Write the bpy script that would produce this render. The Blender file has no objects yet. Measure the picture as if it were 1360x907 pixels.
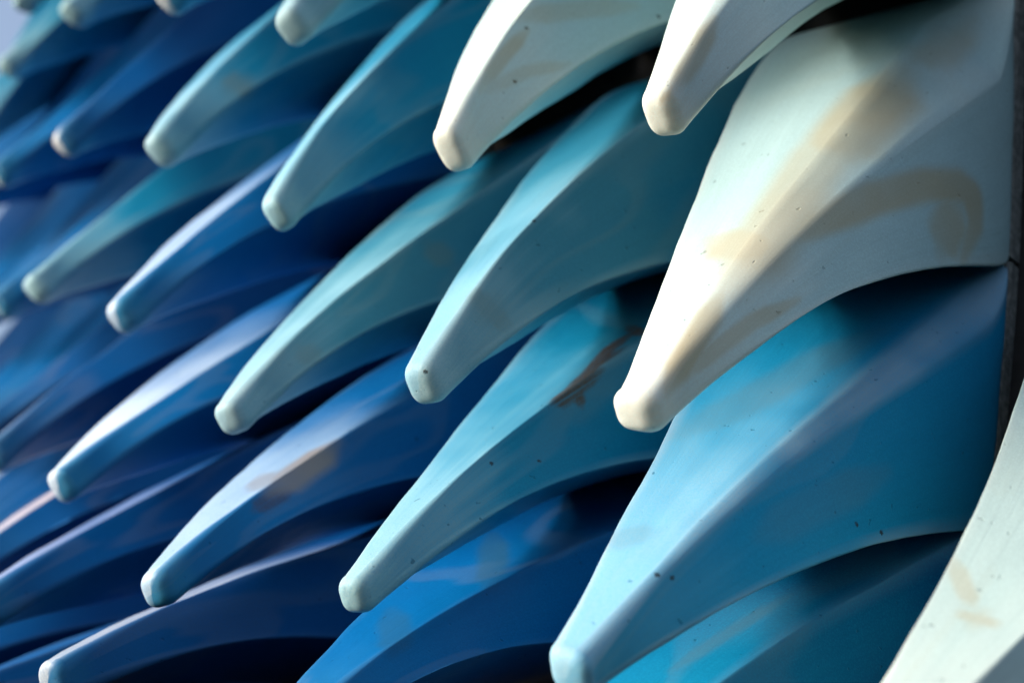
import bpy, math, random
import numpy as np
from mathutils import Matrix, Vector

# ------------------------------------------------------------------ camera, sky, sun, exposure
CAM_ROT =  [[0.99973, -0.0234, -0.0], [-0.00905, -0.38656, -0.92222], [0.02158, 0.92197, -0.38667]]
SURF = [[0.04106, 1.51258, 2.58662], [-0.14943, 0.14206, -0.02131], [0.00771, -0.00044, -0.21047], [0.00498, 0.00392, -0.01703], [0.00165, -0.01004, 0.00677], [-0.00899, -0.00272, 0.00326], [0.00167, 0.00085, 0.00119]]
HORN_TIP = [0.0586, 0.0546, 0.0513]
HORN_RIDGE = [[0.0641, 0.1969, 0.3368, 0.2594, -0.143, 0.8854], [-0.0698, 0.1568, 0.0495, 0.1424, -0.2609, 1.0836], [-0.0193, 0.1157, -0.0953, -0.1706, -0.3045, 1.0317], [-0.0016, 0.0789, -0.0494, -0.0566, 0.0374, 1.0308]]
SPIKE = [1.6391, 1.5402, 0.0313]
VARIATION = {
    (3, 3): ([0.086, -0.442, 0.04], []),
    (7, -5): ([0.0, 0.55, 0.0], []),
    (6, -5): ([-0.05, 0.85, 0.0], []),
    (0, 2): ([-0.05, -0.133, 0.058], [0.006, 0.001, 0.0, -0.203, -0.089, -0.12, -0.019, -0.026, 0.03, -0.004, 0.001, -0.002, -0.022, 0.012, 0.005, 0.0, 0.0, 0.0, 0.0, 0.0, 0.0, 0.0, 0.0, 0.0, 0.0, 0.0, 0.0]),
    (1, 0): ([-0.005, -0.054, 0.001], [-0.002, 0.008, 0.0, 0.008, -0.002, 0.008, 0.028, -0.025, -0.017, 0.009, -0.008, 0.012, 0.057, -0.081, -0.023, 0.009, -0.032, 0.022, 0.019, -0.1, 0.016, 0.0, 0.0, 0.0, 0.0, 0.0, 0.0]),
    (1, 1): ([-0.016, 0.064, -0.03], [0.01, -0.003, 0.0, 0.029, -0.001, 0.024, 0.013, -0.011, -0.006, -0.03, -0.016, -0.01, -0.007, -0.009, 0.008, -0.019, 0.007, -0.012, 0.003, -0.02, 0.008, 0.0, 0.0, 0.0, 0.0, 0.0, 0.0]),
    (1, 2): ([0.017, 0.015, 0.019], [0.007, -0.003, 0.0, 0.001, 0.0, 0.001, -0.015, 0.01, 0.007, -0.066, 0.014, -0.041, -0.012, 0.003, 0.006, -0.009, 0.014, -0.008, -0.026, 0.04, -0.008, 0.0, 0.0, 0.0, 0.0, 0.0, 0.0]),
    (1, 3): ([0.141, -0.085, 0.047], [-0.001, 0.001, 0.0, 0.0, 0.0, 0.0, 0.0, 0.0, 0.0, 0.046, -0.044, 0.033, 0.013, -0.016, 0.001, 0.0, 0.0, 0.0, 0.0, 0.0, 0.0, 0.0, 0.0, 0.0, 0.0, 0.0, 0.0]),
    (2, 0): ([0.028, 0.008, 0.022], [-0.003, 0.015, 0.0, 0.019, -0.02, 0.033, 0.017, -0.039, -0.009, 0.009, -0.018, 0.022, 0.028, -0.087, -0.01, -0.001, -0.002, 0.0, -0.006, 0.014, 0.002, 0.0, 0.0, 0.0, 0.0, 0.0, 0.0]),
    (2, 1): ([0.007, 0.05, -0.017], [-0.001, 0.006, 0.0, -0.004, 0.005, -0.007, -0.003, 0.005, 0.001, 0.038, -0.084, 0.084, 0.018, -0.092, 0.008, 0.001, 0.027, -0.013, 0.012, 0.014, -0.014, 0.001, -0.003, 0.002, -0.002, 0.005, 0.0]),
    (2, 2): ([-0.001, -0.019, 0.015], [-0.01, -0.016, 0.0, -0.002, -0.005, 0.001, -0.042, 0.052, 0.02, 0.003, -0.007, 0.006, -0.007, 0.005, 0.004, 0.0, -0.047, 0.019, -0.007, -0.037, 0.02, 0.0, 0.0, 0.0, 0.0, 0.0, 0.0]),
    (2, 3): ([0.036, -0.271, 0.067], [0.0, -0.012, 0.0, 0.011, -0.01, 0.013, 0.019, -0.027, -0.008, 0.015, -0.035, 0.024, 0.005, -0.021, 0.003, 0.006, -0.117, 0.04, 0.01, -0.175, 0.055, 0.0, 0.0, 0.0, 0.0, 0.0, 0.0]),
    (3, -1): ([0.03, -0.026, 0.039], [0.001, 0.008, 0.0, 0.0, -0.001, 0.001, 0.002, -0.014, -0.003, 0.0, 0.0, 0.0, 0.0, 0.0, 0.0, -0.0, 0.001, -0.002, -0.001, 0.021, 0.002, 0.0, 0.0, 0.0, 0.0, 0.0, 0.0]),
    (3, 0): ([0.004, -0.001, 0.005], [-0.005, 0.002, 0.0, -0.006, -0.024, 0.019, -0.004, 0.009, 0.003, 0.002, -0.009, 0.011, 0.006, -0.048, -0.006, 0.0, 0.0, 0.0, 0.0, 0.0, 0.0, 0.0, 0.0, 0.0, 0.0, 0.0, 0.0]),
    (3, 1): ([0.012, 0.051, -0.022], [-0.004, -0.006, 0.0, 0.001, -0.003, 0.004, 0.003, -0.01, -0.002, -0.001, 0.003, -0.004, -0.009, 0.039, 0.005, 0.0, 0.002, -0.001, 0.004, -0.006, -0.003, -0.0, -0.01, 0.007, -0.001, -0.021, 0.004]),
    (3, 2): ([-0.033, -0.041, 0.008], [0.003, -0.009, 0.0, 0.005, -0.011, 0.014, 0.012, -0.038, -0.008, -0.004, 0.014, -0.015, -0.015, 0.069, 0.006, 0.0, 0.0, 0.0, 0.0, 0.0, 0.0, 0.0, 0.0, 0.0, 0.0, 0.0, 0.0]),
    (4, -2): ([0.004, 0.014, -0.006], []),
    (4, -1): ([-0.023, -0.005, -0.016], [-0.001, 0.007, 0.0, -0.003, -0.014, 0.017, -0.002, -0.027, -0.004, 0.0, 0.0, 0.0, 0.0, 0.0, 0.0, 0.004, 0.007, -0.005, 0.006, 0.016, -0.001, 0.0, 0.0, 0.0, 0.0, 0.0, 0.0]),
    (4, 0): ([0.002, 0.012, -0.011], [-0.002, -0.005, 0.0, 0.0, 0.005, -0.007, 0.0, 0.008, 0.001, 0.001, 0.011, -0.013, 0.004, 0.06, 0.008, 0.0, 0.0, 0.0, 0.0, 0.0, 0.0, 0.0, 0.0, 0.0, 0.0, 0.0, 0.0]),
    (4, 1): ([0.018, 0.026, -0.01], [-0.001, -0.006, 0.0, -0.001, -0.009, 0.011, -0.0, -0.019, -0.003, 0.003, 0.034, -0.04, 0.006, 0.114, 0.012, 0.0, 0.0, 0.0, 0.0, 0.0, 0.0, 0.0, 0.0, 0.0, 0.0, 0.0, 0.0]),
    (5, -3): ([-0.012, 0.019, -0.028], []),
    (5, -2): ([-0.043, -0.039, -0.003], [-0.001, 0.003, 0.0, 0.011, 0.023, -0.028, 0.003, 0.014, 0.004, 0.0, 0.0, 0.0, 0.0, 0.0, 0.0, 0.0, 0.0, 0.0, 0.0, 0.0, 0.0, 0.0, 0.0, 0.0, 0.0, 0.0, 0.0]),
    (5, -1): ([0.002, -0.027, 0.033], [-0.001, 0.002, 0.0, 0.003, 0.006, -0.007, 0.004, 0.015, 0.003, 0.0, 0.0, 0.0, 0.0, 0.0, 0.0, 0.0, 0.0, 0.0, 0.0, 0.0, 0.0, 0.0, 0.0, 0.0, 0.0, 0.0, 0.0]),
    (5, 0): ([0.077, 0.06, 0.01], [0.001, -0.004, 0.0, 0.014, 0.038, -0.05, 0.015, 0.067, 0.011, 0.0, 0.0, 0.0, 0.0, 0.0, 0.0, 0.0, 0.0, 0.0, 0.0, 0.0, 0.0, 0.0, 0.0, 0.0, 0.0, 0.0, 0.0]),
    (6, -4): ([0.033, 0.068, -0.035], []),
    (6, -3): ([-0.015, -0.057, 0.051], []),
}

UNIT = 0.22                       # one tile pitch in metres
scene = bpy.context.scene
col = scene.collection

cam_data = bpy.data.cameras.new("camera")
cam_data.sensor_width = 36.0
cam_data.lens = 36.0 * 2200.0 / 1360.0
cam_data.clip_start = 0.02
cam_data.clip_end = 200.0
cam_data.dof.use_dof = True
cam_data.dof.focus_distance = 1.16
cam_data.dof.aperture_fstop = 3.5
cam = bpy.data.objects.new("camera", cam_data)
col.objects.link(cam)
m = Matrix(CAM_ROT).to_4x4()
m.translation = Vector((0.0, 0.0, 1.6))
cam.matrix_world = m
scene.camera = cam

SUN_DIR = Vector((-0.90, -0.08, 0.38)).normalized()      # towards the sun
elev = math.asin(SUN_DIR.z)
azim = math.atan2(SUN_DIR.x, SUN_DIR.y)                 # clockwise from +Y
world = bpy.data.worlds.new("World")
scene.world = world
world.use_nodes = True
wn = world.node_tree
bg = wn.nodes["Background"]
sky = wn.nodes.new("ShaderNodeTexSky")
sky.sky_type = 'NISHITA'
sky.sun_disc = False
sky.sun_elevation = elev
sky.sun_rotation = azim
sky.air_density = 1.0
sky.dust_density = 4.0
sky.ozone_density = 1.0
wn.links.new(sky.outputs[0], bg.inputs[0])
bg.inputs[1].default_value = 0.13

sun_data = bpy.data.lights.new("sun", 'SUN')
sun_data.energy = 2.6
sun_data.angle = math.radians(24)
sun_data.color = (1.0, 0.97, 0.92)
sun = bpy.data.objects.new("sun", sun_data)
col.objects.link(sun)
sun.rotation_euler = (-SUN_DIR).to_track_quat('-Z', 'Y').to_euler()
sun.location = SUN_DIR * 10

vs = scene.view_settings
vs.view_transform = 'Standard'
vs.look = 'None'
vs.gamma = 1.0
vs.exposure = 0.95
vs.use_curve_mapping = False
scene.cycles.max_bounces = 5
scene.cycles.diffuse_bounces = 3
scene.cycles.glossy_bounces = 2

# ------------------------------------------------------------------ geometry of the facade
SURF = np.array(SURF)
HORN_RIDGE = np.array(HORN_RIDGE)

#<GEO>
BASE_LIFT = {(1, 1, 1): -.16, (0, 2, 0): .12, (0, 2, 1): .12}
BASE_SHIFT = {(0, 2, 0): -.19, (0, 2, 3): -.19}
SIGNS = [(1, -1), (-1, -1), (-1, 1), (1, 1)]     # top far, top near, bottom near, bottom far


BEND_END = 5.8        # beyond this column the wall runs on straight


def mono(i, j):
    x = i - BEND_END if i > BEND_END else 0.0
    k = min(i, BEND_END) - 3
    return np.array([1, k, j, k * k, k * j, j * j, k ** 3]) + x * np.array([0, 1, 0, 2 * k, j, 0, 3 * k * k])


def wall_point(i, j):
    return mono(i, j) @ SURF


def wall_frame(i, j):
    k = min(i, BEND_END) - 3
    a = np.array([0, 1, 0, 2 * k, j, 0, 3 * k * k]) @ SURF
    b = np.array([0, 0, 1, 0, i - 3, 2 * j, 0.0]) @ SURF
    n = np.cross(a, b)
    n /= np.linalg.norm(n)
    if n[1] > 0:
        n = -n
    bu = b / np.linalg.norm(b)
    a = a / np.linalg.norm(a)
    b = np.cross(n, a)
    if b[2] > 0:
        b = -b
    return a, b, n, bu


def seat(i, j):
    """row position of the fixing: an open joint under row 0, and the far columns hang lower"""
    up = 0.20 if j <= 0 else 0.0
    if i >= 4:
        up *= 0.3
    return j - up + {4: .06, 5: .22, 6: .42}.get(i, .5 if i > 6 else 0)


def tile_ridges(i, j):
    a, b, n, bu = wall_frame(i, j)
    W = wall_point(i, seat(i, j))
    loc, dq = VARIATION.get((i, j), ([0, 0, 0], []))
    if (i, j) not in VARIATION:
        rr = random.Random(i * 31 + j * 7)
        drop = -0.15 if j == 2 else (-0.36 if j >= 3 else 0.0)
        loc = [rr.uniform(-.02, .02), drop + rr.uniform(-.03, .03), rr.uniform(-.03, .03)]
    T = wall_point(i, j) + UNIT * (n * SPIKE[0] + bu * SPIKE[1] + a * SPIKE[2] + a * loc[0] + b * loc[1] + n * loc[2])
    rr = random.Random(i * 17 + j * 3)
    es, ev, o0 = HORN_TIP[0] * rr.uniform(1.1, 1.24), HORN_TIP[1] * rr.uniform(1.25, 1.42), HORN_TIP[2]
    q = HORN_RIDGE.copy()
    if dq:
        es += dq[0]
        ev += dq[1]
        q = q + np.array(dq[3:]).reshape(4, 6)
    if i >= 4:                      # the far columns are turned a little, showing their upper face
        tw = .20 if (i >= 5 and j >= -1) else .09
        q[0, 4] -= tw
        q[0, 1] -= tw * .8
    d = T - W
    d = d - (d @ a) * a
    d /= np.linalg.norm(d)
    T = T - d * UNIT * .014
    v = np.cross(d, a)
    if v @ b < 0:
        v = -v
    ctl = []
    for k, (sa, sb) in enumerate(SIGNS):
        P0 = wall_point(i + .478 * sa, seat(i, j) + .48 * sb) + n * o0 * UNIT + (b * BASE_LIFT.get((i, j, k), 0) + a * BASE_SHIFT.get((i, j, k), 0)) * UNIT
        P3 = T + UNIT * (a * es * sa + v * ev * sb)
        if i >= 4 and k == 0:
            P3 = P3 - v * UNIT * .02
        P1 = P0 + UNIT * (a * q[k, 0] + b * q[k, 1] + n * q[k, 2])
        P2 = P3 + UNIT * (a * q[k, 3] + v * q[k, 4] - d * q[k, 5])
        ctl.append((P0, P1, P2, P3))
    return ctl, (a, b, n, d, v, W, T, es, ev)


def horn_grid(i, j, nt, nc, nf, chamfer=0.0):
    """rings of points: (rings, points, 3), u in 0..4 round the section, t in 0..1 along it"""
    ctl, fr = tile_ridges(i, j)
    a, b, n, d, v, W, T, es, ev = fr
    rings, tt = [], []
    ts = list(np.linspace(0, 1, nt) ** 0.9)
    us, rid = [], []
    for k in range(4):
        for c in range(nc + 1):
            us.append(k + 0.06 * (c / nc - .5))
            rid.append(1 - abs(c / nc - .5) * .5)
        for c in range(1, nf):
            w = c / nf
            us.append(k + 0.03 + .94 * w)
            rid.append(max(0, .75 - 9 * min(w, 1 - w)))
    def pq(t):
        pts = []
        for k, (sa, sb) in enumerate(SIGNS):
            r = 0.016 + 0.035 * t + 0.62 * max(0, (t - .80) / .20) ** 2
            ch = 0.0
            if k == 1 and chamfer > 0:
                r = max(r, chamfer * min(1, .12 + t / .22) * (1 - .3 * t))
                ch = 0.97 * (1 - t ** 4)
            sa2, sb2 = SIGNS[(k + 1) % 4]
            # corner k: arc from the incoming side to the outgoing side
            cx, cy = sa * (1 - r), sb * (1 - r)
            prev = SIGNS[(k - 1) % 4]
            inc = ((sa - prev[0]) / 2, (sb - prev[1]) / 2)
            out = ((sa2 - sa) / 2, (sb2 - sb) / 2)
            s = np.array([cx, cy]) - r * np.array(out) * 0
            p_in = np.array([sa, sb]) - r * np.array(inc)
            p_out = np.array([sa, sb]) + r * np.array(out)
            cen = np.array([cx, cy])
            for c in range(nc + 1):
                w = c / nc
                th = w * math.pi / 2
                arc = cen + r * (math.sin(th) * np.array(inc) - math.cos(th) * np.array(out))
                lin = p_in * (1 - w) + p_out * w
                pts.append(arc * (1 - ch) + lin * ch)
            nr = 0.016 + 0.035 * t + 0.62 * max(0, (t - .80) / .20) ** 2
            if (k + 1) % 4 == 1 and chamfer > 0:
                nr = max(nr, chamfer * min(1, .12 + t / .22) * (1 - .3 * t))
            q_in = np.array([sa2, sb2]) - nr * np.array(out)
            for c in range(1, nf):
                w = c / nf
                bulge = 0.014 * 4 * w * (1 - w) * (1 - 0.6 * t)
                nrm = np.array([out[1], -out[0]])
                if nrm @ np.array([sa + sa2, sb + sb2]) < 0:
                    nrm = -nrm
                pts.append(p_out * (1 - w) + q_in * w + nrm * bulge)
        return np.array(pts)
    def ring(t, P):
        cs = []
        for (P0, P1, P2, P3) in ctl:
            cs.append((1 - t) ** 3 * P0 + 3 * t * (1 - t) ** 2 * P1 + 3 * t * t * (1 - t) * P2 + t ** 3 * P3)
        p, q = P[:, 0:1], P[:, 1:2]
        return ((1 + p) * (1 - q) * cs[0] + (1 - p) * (1 - q) * cs[1] + (1 - p) * (1 + q) * cs[2] + (1 + p) * (1 + q) * cs[3]) / 4
    for t in ts:
        rings.append(ring(t, pq(t)))
        tt.append(t)
    last = rings[-1]
    cen = last.mean(0)
    ncap = 9
    rr = random.Random(i * 5 + j)
    cap = rr.uniform(.034, .054)
    d = d + a * rr.uniform(-.35, .35) + v * rr.uniform(-.2, .2)
    pw = rr.uniform(.5, .62)
    for c in range(1, ncap):
        th = c / ncap * math.pi / 2
        s = math.cos(th) ** pw
        rings.append(cen + (last - cen) * s + d * UNIT * cap * math.sin(th) ** 1.1)
        tt.append(1 + .002 * c)
    return np.array(rings), np.array(us), np.array(rid), np.array(tt), fr, cen + d * UNIT * cap
#</GEO>


# ------------------------------------------------------------------ materials
def nd(nt, kind, **kw):
    o = nt.nodes.new(kind)
    for k, v in kw.items():
        setattr(o, k, v)
    return o


def mixc(nt, fac, c1, c2, mode='MIX'):
    o = nt.nodes.new("ShaderNodeMix")
    o.data_type = 'RGBA'
    o.blend_type = mode
    for sock, val in ((o.inputs[0], fac), (o.inputs[6], c1), (o.inputs[7], c2)):
        if isinstance(val, bpy.types.NodeSocket):
            nt.links.new(val, sock)
        elif isinstance(val, (int, float)):
            sock.default_value = val
        else:
            sock.default_value = (*val, 1)
    return o.outputs[2]


def mth(nt, op, x, y=0.0, clamp=False):
    o = nt.nodes.new("ShaderNodeMath")
    o.operation = op
    o.use_clamp = clamp
    for sock, val in ((o.inputs[0], x), (o.inputs[1], y)):
        if isinstance(val, bpy.types.NodeSocket):
            nt.links.new(val, sock)
        else:
            sock.default_value = val
    return o.outputs[0]


def mapr(nt, x, lo, hi, a=0.0, b=1.0):
    o = nt.nodes.new("ShaderNodeMapRange")
    o.interpolation_type = 'SMOOTHSTEP'
    nt.links.new(x, o.inputs[0])
    for k, v in zip((1, 2, 3, 4), (lo, hi, a, b)):
        o.inputs[k].default_value = v
    return o.outputs[0]


def glaze(name, tip, mid, base, seed=0.0, edge=0.35, band=0.12, tan=(0.42, 0.36, 0.20), stain=(0.40, 0.30, 0.14), mid_at=0.74, tip_at=0.95, tip_mix=0.5, rough=0.42, cloud=1.0, edge_col=None, sunlit=0.0, sunlit_col=(.42, .60, .72), sunlit_from=.42, dots=()):
    m = bpy.data.materials.new(name)
    m.use_nodes = True
    nt = m.node_tree
    bsdf = nt.nodes["Principled BSDF"]
    L = nt.links.new
    at = nd(nt, "ShaderNodeAttribute", attribute_name="along").outputs[2]
    rd = nd(nt, "ShaderNodeAttribute", attribute_name="ridge").outputs[2]
    st = nd(nt, "ShaderNodeAttribute", attribute_name="stain").outputs[2]
    ck = nd(nt, "ShaderNodeAttribute", attribute_name="scratch").outputs[2]
    tc = nd(nt, "ShaderNodeTexCoord")
    uv = nd(nt, "ShaderNodeUVMap", uv_map="UVMap").outputs[0]

    def noise(vec, scale, detail=3.0, rough=0.5, mp=None, dist=0.0):
        mpn = nd(nt, "ShaderNodeMapping")
        L(vec, mpn.inputs[0])
        mpn.inputs[1].default_value = (seed * 3.1, seed * 1.7, seed)
        if mp:
            mpn.inputs[3].default_value = mp
        o = nd(nt, "ShaderNodeTexNoise")
        o.inputs["Scale"].default_value = scale
        o.inputs["Detail"].default_value = detail
        o.inputs["Roughness"].default_value = rough
        o.inputs["Distortion"].default_value = dist
        L(mpn.outputs[0], o.inputs["Vector"])
        return o.outputs["Fac"]
    obj = tc.outputs["Object"]
    n_big = noise(obj, 9.0, 2.0)
    n_str = noise(uv, 1.0, 2.0, .5, (4.0, 1.2, 1.0), 0.4)
    n_fine = noise(uv, 1.0, 3.0, .6, (50.0, 5.0, 1.0))
    n_grain = noise(obj, 620.0, 2.0, .75)
    n_spk = noise(obj, 150.0, 1.0, .5)
    # glaze colour along the piece, pushed about by cloudy noise
    fade = mapr(nt, at, .75, 1.0, 1.0, .15)
    x = mth(nt, 'ADD', at, mth(nt, 'MULTIPLY', mth(nt, 'SUBTRACT', n_big, .5), mth(nt, 'MULTIPLY', fade, .34 * cloud)))
    x = mth(nt, 'ADD', x, mth(nt, 'MULTIPLY', mth(nt, 'SUBTRACT', n_str, .5), mth(nt, 'MULTIPLY', fade, .22 * cloud)))
    ramp = nd(nt, "ShaderNodeValToRGB")
    ramp.color_ramp.interpolation = 'EASE'
    e = ramp.color_ramp.elements
    e[0].position = .12
    e[0].color = (*base, 1)
    e[1].position = 1.0
    e[1].color = (*tip, 1)
    k = e.new(mid_at)
    k.color = (*mid, 1)
    k = e.new(tip_at)
    k.color = (*[tip_mix * p + (1 - tip_mix) * q for p, q in zip(tip, mid)], 1)
    L(x, ramp.inputs[0])
    c = ramp.outputs[0]
    # brushed streaks
    c = mixc(nt, mapr(nt, n_fine, .40, .75, 0.0, .14), c, [.6 * q for q in mid])
    c = mixc(nt, mapr(nt, n_str, .52, .75, 0.0, .12), c, [min(1, 1.3 * q) for q in mid])
    # olive bands where the brush overlapped
    nb = noise(uv, 1.0, 1.5, .4, (.9, 2.6, 1.0), .5)
    bd = mth(nt, 'MULTIPLY', mapr(nt, nb, .53, .56), mapr(nt, nb, .63, .58))
    c = mixc(nt, mth(nt, 'MULTIPLY', bd, band), c, [.55 * q + .45 * w for q, w in zip(mid, tan)])
    # sunlit sheen painted into the colour, on upper and far faces towards the tip
    if sunlit > 0:
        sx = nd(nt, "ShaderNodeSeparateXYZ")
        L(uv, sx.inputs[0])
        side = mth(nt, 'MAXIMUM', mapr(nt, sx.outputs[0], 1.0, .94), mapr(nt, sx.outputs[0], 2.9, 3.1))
        lit_mask = mth(nt, 'MULTIPLY', mth(nt, 'MULTIPLY', side, mapr(nt, x, sunlit_from, max(.95, sunlit_from + .06))), mth(nt, 'MAXIMUM', mapr(nt, n_big, .3, .7, .8, 1.0), mapr(nt, at, .97, 1.0)))
        c = mixc(nt, mth(nt, 'MULTIPLY', lit_mask, sunlit), c, sunlit_col)
    # thin glaze on the arrises
    eg = mth(nt, 'MULTIPLY', rd, mapr(nt, n_big, .3, .65, .25, 1.0))
    c = mixc(nt, mth(nt, 'MULTIPLY', eg, edge), c, edge_col or [min(1, .7 * q + .15) for q in tip])
    # hand marks
    ckf = mth(nt, 'MULTIPLY', ck, mapr(nt, n_fine, .26, .52), True)
    c = mixc(nt, ckf, c, (0.075, 0.045, 0.030))
    # single dark specks and chips
    for (pos, rad) in dots:
        vd = nd(nt, "ShaderNodeVectorMath", operation='DISTANCE')
        L(obj, vd.inputs[0])
        vd.inputs[1].default_value = pos
        dd = mth(nt, 'ADD', vd.outputs["Value"], mth(nt, 'MULTIPLY', mth(nt, 'SUBTRACT', n_grain, .5), rad * 1.6))
        c = mixc(nt, mapr(nt, dd, rad, rad * .55, 0, .9), c, (.03, .022, .018))
    # pits and specks
    spk = mapr(nt, n_spk, .73, .79)
    c = mixc(nt, mth(nt, 'MULTIPLY', spk, .5), c, [.35 * q for q in mid])
    c = mixc(nt, mapr(nt, n_grain, .40, .70, 0, .26), c, [min(1, q * 1.5) for q in mid])
    c = mixc(nt, mth(nt, 'MULTIPLY', st, mapr(nt, n_big, .2, .7, .6, 1.0)), c, stain)
    L(c, bsdf.inputs["Base Color"])
    rg = mapr(nt, n_big, .3, .7, rough - .07, rough + .08)
    L(rg, bsdf.inputs["Roughness"])
    bsdf.inputs["Specular IOR Level"].default_value = 0.09
    bh = mth(nt, 'ADD', mth(nt, 'MULTIPLY', n_grain, .25), mth(nt, 'MULTIPLY', n_fine, .35))
    bh = mth(nt, 'SUBTRACT', bh, mth(nt, 'MULTIPLY', spk, .8))
    bp = nd(nt, "ShaderNodeBump")
    bp.inputs["Strength"].default_value = .45
    bp.inputs["Distance"].default_value = .0012
    L(bh, bp.inputs["Height"])
    L(bp.outputs[0], bsdf.inputs["Normal"])
    return m


def rough_mat(name, c1, c2, scale, rough=.8):
    m = bpy.data.materials.new(name)
    m.use_nodes = True
    nt = m.node_tree
    bsdf = nt.nodes["Principled BSDF"]
    tc = nd(nt, "ShaderNodeTexCoord")
    o = nd(nt, "ShaderNodeTexNoise")
    o.inputs["Scale"].default_value = scale
    o.inputs["Detail"].default_value = 6
    nt.links.new(tc.outputs["Object"], o.inputs["Vector"])
    c = mixc(nt, mapr(nt, o.outputs["Fac"], .35, .7), c1, c2)
    nt.links.new(c, bsdf.inputs["Base Color"])
    bsdf.inputs["Roughness"].default_value = rough
    bp = nd(nt, "ShaderNodeBump")
    bp.inputs["Strength"].default_value = .5
    bp.inputs["Distance"].default_value = .001
    nt.links.new(o.outputs["Fac"], bp.inputs["Height"])
    nt.links.new(bp.outputs[0], bsdf.inputs["Normal"])
    return m


PLATE = rough_mat("bare_grey_clay", (.11, .12, .12), (.26, .27, .26), 160)
BACK = rough_mat("dark_backing", (.004, .005, .006), (.014, .015, .017), 60)

# tip, mid, base colours of the glaze
PALE = ((.66, .68, .62), (.38, .54, .56), (.33, .50, .54))
GREEN_WHITE = ((.58, .65, .61), (.40, .53, .52), (.34, .49, .50))
SEA = ((.30, .45, .50), (.035, .18, .26), (.002, .16, .31))
TEAL = ((.28, .46, .50), (.005, .18, .32), (.001, .12, .26))
SKY_LIGHT = ((.09, .36, .54), (.006, .23, .42), (.006, .20, .40))
SKY = ((.09, .36, .54), (.006, .23, .42), (.001, .09, .28))
BLUE = ((.03, .20, .36), (.0005, .105, .30), (.0005, .05, .20))
DEEP = ((.02, .14, .29), (.0005, .066, .22), (.0005, .034, .15))
DARK_MARK = {'stain': (.03, .08, .10), 'tip_mix': .3, 'tip_at': .95, 'mid_at': .8, 'edge': .14, 'cloud': .4, 'sunlit': .85, 'sunlit_from': .93, 'sunlit_col': (.70, .72, .72)}  # includes bright tip crescents, sunlight painted as pale colour

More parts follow.
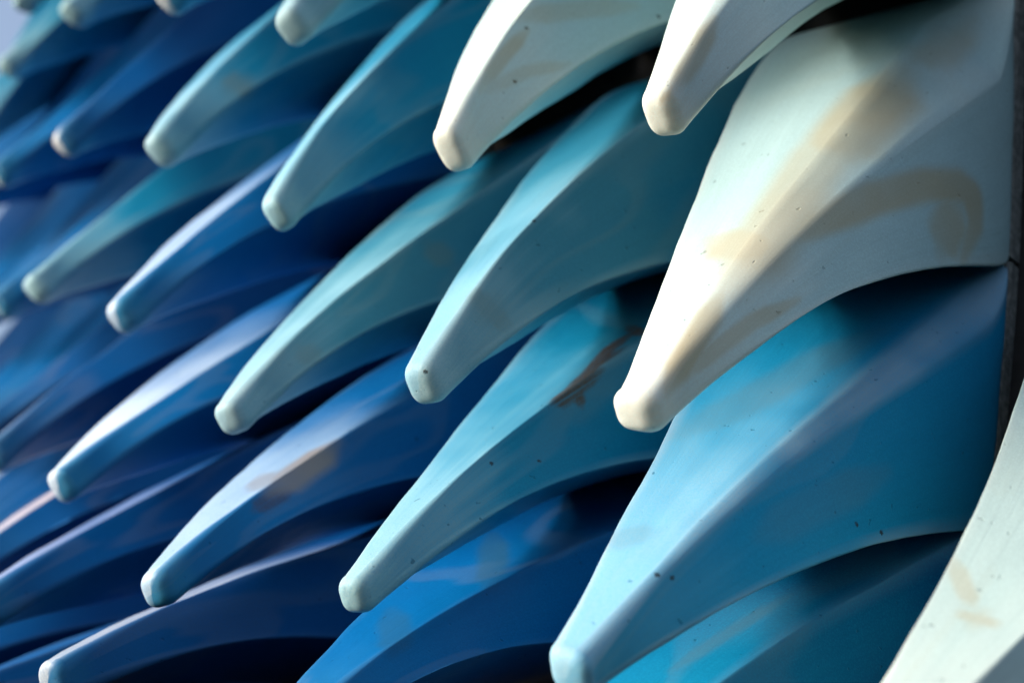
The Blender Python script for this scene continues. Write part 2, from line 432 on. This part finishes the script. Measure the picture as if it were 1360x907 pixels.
# ------------------------------------------------------------------ tiles
# (column, row): (glaze, options, label)
TILES = {
    (0, 2): (GREEN_WHITE, {}, "large pale scale cut off by the right edge at bottom right"), 
    (1, -1): (TEAL, {}, "ABOVE"),
    (1, 0): (PALE, {'chamfer': .40}, "cream white scale at top right whose tip hangs above the largest scale"),
    (1, 1): (PALE, {'chamfer': .60, 'band': .1}, "largest pale cream scale at right with tan brush stains and a loop mark"),
    (1, 2): (SKY_LIGHT, {'chamfer': .24, 'edge': .6, 'edge_col': (.36, .46, .54), 'sunlit': .42, 'sunlit_col': (.46, .68, .78)}, "big sky blue scale directly below the tan stained cream scale"),
    (1, 3): (SKY, {}, "teal blue scale at bottom edge, tucked under the big sky blue scale"),
    
    (2, -1): (SEA, {}, "ABOVE"), (2, 0): (PALE, {}, "pale grey white scale at top centre with a few dark specks"), (2, 1): (SEA, {'sunlit': .5, 'sunlit_col': (.24, .50, .68)}, "grey blue scale in the centre, its pale tip left of the cream scale's tip"), (2, 2): (TEAL, {'sunlit': .42, 'sunlit_col': (.34, .56, .64)}, "teal scale with a dark brown scratch mark, below the centre grey blue scale"),
    (2, 3): (BLUE, {'sunlit': .1}, "smooth mid blue scale at bottom centre, tip below the picture"), 
    (3, -2): (TEAL, {}, "ABOVE"), (3, -1): (SEA, {}, "short pale tip poking in from the top edge, left of centre"), (3, 0): (TEAL, {'sunlit': .5, 'sunlit_col': (.34, .58, .70)}, "teal scale at upper centre, left of the grey white scale"), (3, 1): (SEA, {'sunlit': .5, 'sunlit_col': (.36, .60, .72)}, "pale sea green scale left of the centre grey blue scale"), (3, 2): (BLUE, {'stain': (.20, .20, .22), 'sunlit': .8, 'sunlit_from': .5, 'sunlit_col': (.46, .60, .74)}, "cobalt blue scale with a brown smudge, left of the scratched teal scale"),
    (3, 3): (DEEP, {'sunlit': .5, 'sunlit_from': .45}, "deep blue scale at bottom left with a thin bright upper edge and tip in view"), 
    (4, -3): (BLUE, {}, "ABOVE"), (4, -2): (BLUE, {}, "tiny pale tip at the top edge, left of the short pale tip"), (4, -1): (TEAL, {'sunlit': .3}, "blurred teal scale at upper left with a faint brown patch"), (4, 0): (BLUE, {'sunlit': .8, 'sunlit_from': .45, 'sunlit_col': (.55, .66, .80)}, "blue scale with a bright white upper edge, below the blurred teal scale"), (4, 1): (BLUE, {'sunlit': .9, 'sunlit_from': .45, 'sunlit_col': (.58, .68, .80)}, "blue scale with a broad whitish upper face, at left below the middle"), (4, 2): (DEEP, {'sunlit': .6, 'sunlit_from': .55, 'sunlit_col': (.42, .46, .66)}, "dark blue scale running off the left edge, above the bottom left one"), (4, 3): (DEEP, {}, "deep blue scale just showing in the bottom left corner"),
    (5, -4): (TEAL, {}, "ABOVE"), (5, -3): (TEAL, {}, "blurred teal scale with pale tip at the top edge near the left corner"), (5, -2): (DEEP, {}, "dark blue scale at upper left with a small white tip, left of the teal ones"), (5, -1): (TEAL, {'sunlit': .4}, "long blurred teal scale at left, above the blue scale with white edge"), (5, 0): (DEEP, {'sunlit': .9, 'sunlit_from': .4, 'sunlit_col': (.70, .66, .70)}, "blurred scale with a pinkish white upper edge leaving the left edge at mid height"), (5, 1): (DEEP, {'sunlit': .8, 'sunlit_from': .4, 'sunlit_col': (.70, .60, .58)}, "blurred navy scale with a pinkish edge, lower left behind the whitish faced one"), (5, 2): (DEEP, {'sunlit': .6, 'sunlit_from': .4, 'sunlit_col': (.5, .5, .68)}, "navy scale in shadow at the left edge, near the bottom left corner"), 
    (6, -5): (TEAL, {}, "pale tip in the very top left corner above the white sky gap"), (6, -4): (TEAL, {}, "blurred teal scale just below the white sky gap at top left"), (6, -3): (BLUE, {}, "blurred blue scale at left edge, second below the white sky gap"), (6, -2): (BLUE, {'sunlit': .4, 'sunlit_from': .5}, "blurred blue scale at left edge behind the long teal scale"), (6, -1): (DEEP, {'sunlit': .6, 'sunlit_from': .4}, "blurred navy scale at left edge behind the pinkish white edged one"), (6, 0): (DEEP, {}, "blurred navy scale at left edge below the pinkish white edged one"), 
    (7, -5): (TEAL, {}, ""), (7, -4): (BLUE, {}, ""), (7, -3): (BLUE, {}, ""), (7, -2): (BLUE, {}, ""), (7, -1): (DEEP, {}, ""), 
    (8, -5): (BLUE, {}, ""), (8, -4): (BLUE, {}, ""), (8, -3): (BLUE, {}, ""), (8, -2): (DEEP, {}, ""), 
    (9, -5): (DEEP, {}, ""), (9, -4): (DEEP, {}, ""), 
}
# hand marks: (column, row): [(attribute, width in m, strength, [(along, round), ...])]
MARKS = {
    (1, 1): [
        ('stain', 0.026, 0.49, [(0.478, 0.853), (0.611, 0.97), (0.712, 0.98), (0.794, 0.99), (0.857, 1.0)]),
        ('stain', 0.032, 0.68, [(0.378, 0.98), (0.472, 0.98), (0.557, 0.98), (0.623, 0.99)]),
        ('stain', 0.022, 0.58, [(0.753, 0.406), (0.788, 0.97), (0.788, 1.0)]),
        ('stain', 0.01, 0.72, [(0.857, 0.99), (0.932, 1.01), (0.989, 1.02)]),
        ('stain', 0.014, 0.68, [(0.794, 1.0), (0.718, 1.054), (0.605, 1.242), (0.49, 1.383), (0.391, 1.5), (0.347, 1.594), (0.34, 1.758), (0.397, 1.946)]),
        ('stain', 0.02, 0.49, [(0.397, 1.617), (0.441, 1.735), (0.466, 1.899)]),
        ('stain', 0.006, 0.53, [(0.782, 1.758), (0.852, 1.547), (0.915, 1.453), (0.966, 1.265)]),
        ('stain', 0.018, 0.39, [(0.141, 0.99), (0.269, 0.99), (0.347, 0.98)]),
    ],
    (1, 0): [
        ('stain', 0.008, 0.7, [(0.892, 1.02), (0.943, 1.03), (1.0, 1.0)]),
        ('stain', 0.007, 0.6, [(1.006, 0.99), (1.006, 1.01)]),
    ],
    (2, 0): [
        ('stain', 0.006, 0.55, [(0.817, 1.218), (0.875, 1.171), (0.932, 1.03)]),
        ('stain', 0.01, 0.35, [(0.817, 1.02), (0.741, 1.406), (0.635, 1.758)]),
        ('stain', 0.006, 0.3, [(0.938, 1.054), (0.863, 1.617), (0.8, 1.923)]),
        ('scratch', 0.0022, 0.9, [(0.886, 1.571)]),
        ('scratch', 0.0022, 0.9, [(0.605, 1.923)]),
        ('scratch', 0.0022, 0.9, [(0.817, 1.195)]),
    ],
    (2, 2): [
        ('scratch', 0.007, 1.0, [(0.459, 0.782), (0.521, 0.782), (0.605, 0.923), (0.665, 1.01)]),
        ('scratch', 0.007, 1.0, [(0.593, 1.03), (0.629, 1.03), (0.665, 1.054), (0.682, 1.03)]),
        ('scratch', 0.006, 1.0, [(0.653, 1.02), (0.641, 1.101), (0.641, 1.265)]),
        ('scratch', 0.006, 1.0, [(0.435, 0.664), (0.49, 0.899)]),
        ('scratch', 0.005, 1.0, [(0.521, 0.899), (0.581, 0.899), (0.629, 0.923)]),
        ('scratch', 0.0018, 0.9, [(0.73, 1.617)]),
        ('scratch', 0.0022, 0.9, [(0.794, 1.218)]),
        ('stain', 0.014, 0.22, [(0.539, 1.054), (0.617, 1.171), (0.688, 1.288)]),
    ],
    (3, 2): [
        ('stain', 0.017, 1.0, [(0.718, 1.02), (0.776, 1.054), (0.828, 1.147)]),
        ('stain', 0.014, 0.7, [(0.776, 0.476), (0.828, 1.01)]),
        ('scratch', 0.008, 0.6, [(0.8, 1.359), (0.84, 1.336), (0.857, 1.312)]),
    ],
    (1, 2): [
        ('scratch', 0.0022, 1.0, [(0.898, 1.0)]),
        ('scratch', 0.0022, 0.8, [(0.886, 1.171)]),
        ('scratch', 0.0022, 0.8, [(0.605, 1.805)]),
        ('scratch', 0.0022, 0.7, [(0.551, 1.923)]),
        ('stain', 0.018, 0.28, [(0.378, 0.805), (0.502, 0.641), (0.599, 0.453), (0.659, 0.124)]),
        ('stain', 0.014, 0.22, [(0.527, 1.524), (0.677, 1.5), (0.765, 1.476)]),
        ('stain', 0.012, 0.25, [(0.852, 0.01), (0.84, 0.218), (0.834, 0.547)]),
    ],
    (2, 3): [
        ('stain', 0.012, 0.5, [(0.484, 0.241), (0.605, 0.617), (0.694, 1.01)]),
        ('stain', 0.012, 0.4, [(0.73, 0.265), (0.811, 0.829), (0.84, 1.147)]),
    ],
    (0, 2): [
        ('stain', 0.012, 0.4, [(0.805, 0.523), (0.788, 0.523)]),
        ('stain', 0.006, 0.35, [(0.724, 0.03), (0.759, 0.241), (0.782, 0.429)]),
    ],
    (1, 3): [
        ('stain', 0.006, 0.3, [(0.466, 0.712), (0.569, 0.664), (0.659, 0.594)]),
    ],
    (4, -1): [
        ('stain', 0.018, 0.6, [(0.805, 1.641), (0.857, 1.641)]),
    ],
    (3, 1): [
        ('stain', 0.014, 0.45, [(0.623, 1.195), (0.599, 1.594)]),
        ('stain', 0.012, 0.35, [(0.88, 1.336), (0.875, 1.97)]),
    ],
    (2, 1): [
        ('stain', 0.02, 0.35, [(0.88, 1.406), (0.909, 1.359)]),
        ('scratch', 0.0022, 0.8, [(0.765, 1.02)]),
        ('scratch', 0.0022, 0.7, [(1.01, 1.0)]),
    ],
}


def build_tile(i, j, pal, opt, label):
    big = i <= 3
    opt = dict(opt)
    if pal in (BLUE, DEEP):
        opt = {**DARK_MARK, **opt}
    if pal in (TEAL, SKY, SKY_LIGHT, SEA):
        opt = {'stain': (.13, .17, .15), **opt}
    ch = opt.pop('chamfer', 0.0)
    nt, nc, nf = ((260, 6, 64) if (i, j) == (2, 2) else (150, 6, 34) if (i, j) in MARKS else (90, 6, 18)) if big else (56, 4, 10)
    G, us, rid, tt, fr, end = horn_grid(i, j, nt, nc, nf, ch)
    a, b, n, d, v, W, T, es, ev = fr
    nr, npnt = G.shape[:2]
    root = bpy.data.objects.new("ceramic_scale", None)
    root.empty_display_size = .03
    col.objects.link(root)
    root.location = Vector(W)
    seed = (i * 13 + j * 5) * 1.37
    V = G.reshape(-1, 3).copy()
    # hand-pressed unevenness
    A2 = np.roll(G, -1, 1) - np.roll(G, 1, 1)
    B2 = np.gradient(G, axis=0)
    N = np.cross(B2, A2)
    N /= np.maximum(1e-9, np.linalg.norm(N, axis=2, keepdims=True))
    cen = G.mean(1, keepdims=True)
    N *= np.sign(np.sum(N * (G - cen), axis=2, keepdims=True))
    N = N.reshape(-1, 3)
    rs = np.random.RandomState(abs(int(seed * 100)) % 100000)
    h = np.zeros(len(V))
    for fq, amp in ((30, .0011), (55, .0008), (90, .0004), (150, .0003), (230, .00018)):
        for _ in range(3):
            kv = rs.normal(size=3)
            h += amp * .25 * np.sin(V @ (kv / np.linalg.norm(kv) * fq) + rs.uniform(0, 6.3))
    h[np.repeat(tt, npnt) > 1] *= .5
    V += N * h[:, None]
    V = np.vstack([V, end])
    Vl = V - W
    faces, fuv = [], []
    for r in range(nr - 1):
        for c in range(npnt):
            c2 = (c + 1) % npnt
            faces.append((r * npnt + c, (r + 1) * npnt + c, (r + 1) * npnt + c2, r * npnt + c2))
            u1, u2 = us[c], us[c2] + (4 if c2 == 0 else 0)
            fuv += [(u1, tt[r]), (u1, tt[r + 1]), (u2, tt[r + 1]), (u2, tt[r])]
    e = len(V) - 1
    for c in range(npnt):
        c2 = (c + 1) % npnt
        faces.append(((nr - 1) * npnt + c, e, (nr - 1) * npnt + c2))
        u1, u2 = us[c], us[c2] + (4 if c2 == 0 else 0)
        fuv += [(u1, tt[-1]), (u1, 1.02), (u2, tt[-1])]
    me = bpy.data.meshes.new("horn")
    me.from_pydata(Vl.tolist(), [], faces)
    uvl = me.uv_layers.new(name="UVMap")
    uvl.data.foreach_set("uv", np.array(fuv, dtype=np.float32).ravel())
    al = np.append(np.repeat(tt, npnt), 1.02).astype(np.float32)
    rg = np.append(np.tile(rid, nr), 0.5).astype(np.float32)
    rg[al > 1.0] = .6
    att = {"along": np.minimum(al, 1.0), "ridge": rg, "stain": np.zeros(len(V), np.float32), "scratch": np.zeros(len(V), np.float32)}
    dots = []
    for (nm, wd, stg, pts) in MARKS.get((i, j), []):
        P3 = []
        for (t_, u_) in pts:
            r = int(np.abs(tt - t_).argmin())
            c = int(np.abs(us - u_).argmin())
            P3.append(V[r * npnt + c])
        if len(P3) == 1:
            dots.append((tuple(P3[0] - W), wd))
            continue
        w = np.zeros(len(V))
        seg = len(P3) - 1
        for q, (A_, B_) in enumerate(zip(P3[:-1], P3[1:])):
            ab = B_ - A_
            f = np.clip(((V - A_) @ ab) / max(1e-12, ab @ ab), 0, 1)
            dist = np.linalg.norm(V - (A_ + f[:, None] * ab), axis=1)
            g = (q + f) / seg                                  # place along the stroke
            full = .5 + .5 * np.clip(4 * np.minimum(g, 1 - g) + .1, 0, 1)
            wq = np.clip((wd * 1.35 * full - dist) / (wd * .75), 0, 1)
            w = np.maximum(w, wq * wq * (3 - 2 * wq) * full)
        w *= stg
        att[nm] = np.maximum(att[nm], w.astype(np.float32))
    for nm, arr in att.items():
        me.attributes.new(nm, 'FLOAT', 'POINT').data.foreach_set("value", arr.astype(np.float32))
    me.polygons.foreach_set("use_smooth", [True] * len(me.polygons))
    me.update()
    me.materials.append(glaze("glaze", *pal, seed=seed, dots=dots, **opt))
    o = bpy.data.objects.new("horn", me)
    col.objects.link(o)
    o.parent = root
    if o.data.polygons[0].normal.dot(Vector(V[0] - G[0].mean(0))) < 0:
        me.flip_normals()
    # base plate: a shallow tray with a softened rim
    cs = []
    for (sa, sb) in SIGNS:
        cs.append(wall_point(i + .490 * sa, seat(i, j) + .490 * sb) + (b * BASE_LIFT.get((i, j, len(cs)), 0) + a * BASE_SHIFT.get((i, j, len(cs)), 0)) * UNIT)
    pv = []
    mid = sum(cs) / 4
    for lv, ins in ((-.038, 0), (.03, 0), (.047, .012), (.052, .03)):
        for k in range(4):
            pv.append(cs[k] + (mid - cs[k]) * ins + n * lv * UNIT - W)
    pf = [(3, 2, 1, 0), (12, 13, 14, 15)]
    for lv in range(3):
        for k in range(4):
            k2 = (k + 1) % 4
            pf.append((lv * 4 + k, lv * 4 + k2, lv * 4 + 4 + k2, lv * 4 + 4 + k))
    pm = bpy.data.meshes.new("base_plate")
    pm.from_pydata([tuple(p) for p in pv], [], pf)
    pm.materials.append(PLATE)
    po = bpy.data.objects.new("base_plate", pm)
    col.objects.link(po)
    po.parent = root
    group = "glazed ceramic scales on the curved wall"
    if label == "ABOVE":
        label, group = "ceramic scale of the row just above the picture's top edge", "scales above the top edge"
    if not label:
        label, group = "small out of focus blue scale in the far rows at the left edge", "far blurred scales at the left edge"
    root["label"] = label
    root["category"] = "ceramic scale"
    root["group"] = group
    return root


def build_wall():
    """thick dark backing under every seat"""
    cells = set(TILES) | {(0, 1), (0, 0), (0, -1), (1, -2), (2, -2), (3, -3), (0, 4)}
    H = 4
    idx, vs_, fs = {}, [], []
    def vert(x, y, lay):
        key = (x, y, lay)
        if key not in idx:
            i, j = x / H - .5, y / H - .5
            a, b, n, bu = wall_frame(i, j)
            off = -.033 if lay == 0 else -.5
            idx[key] = len(vs_)
            vs_.append(tuple(wall_point(i, j - (.2 if j < .45 else 0)) + n * off * UNIT))
        return idx[key]
    quads = set()
    for (i, j) in cells:
        for p in range(H):
            for q in range(H):
                quads.add((i * H + p, j * H + q))
    for (x, y) in sorted(quads):
        fs.append([vert(x, y, 0), vert(x, y + 1, 0), vert(x + 1, y + 1, 0), vert(x + 1, y, 0)])
        fs.append([vert(x, y, 1), vert(x + 1, y, 1), vert(x + 1, y + 1, 1), vert(x, y + 1, 1)])
        for (dx, dy, e) in ((-1, 0, ((0, 0), (0, 1))), (1, 0, ((1, 1), (1, 0))), (0, -1, ((1, 0), (0, 0))), (0, 1, ((0, 1), (1, 1)))):
            if (x + dx, y + dy) not in quads:
                (p1, q1), (p2, q2) = e
                fs.append([vert(x + p1, y + q1, 0), vert(x + p2, y + q2, 0), vert(x + p2, y + q2, 1), vert(x + p1, y + q1, 1)])
    me = bpy.data.meshes.new("wall")
    me.from_pydata(vs_, [], fs)
    me.materials.append(BACK)
    o = bpy.data.objects.new("wall", me)
    col.objects.link(o)
    o["kind"] = "structure"
    o["label"] = "dark curved backing wall behind the ceramic scales"


build_wall()
for (i, j), (pal, opt, label) in TILES.items():
    build_tile(i, j, pal, opt, label)
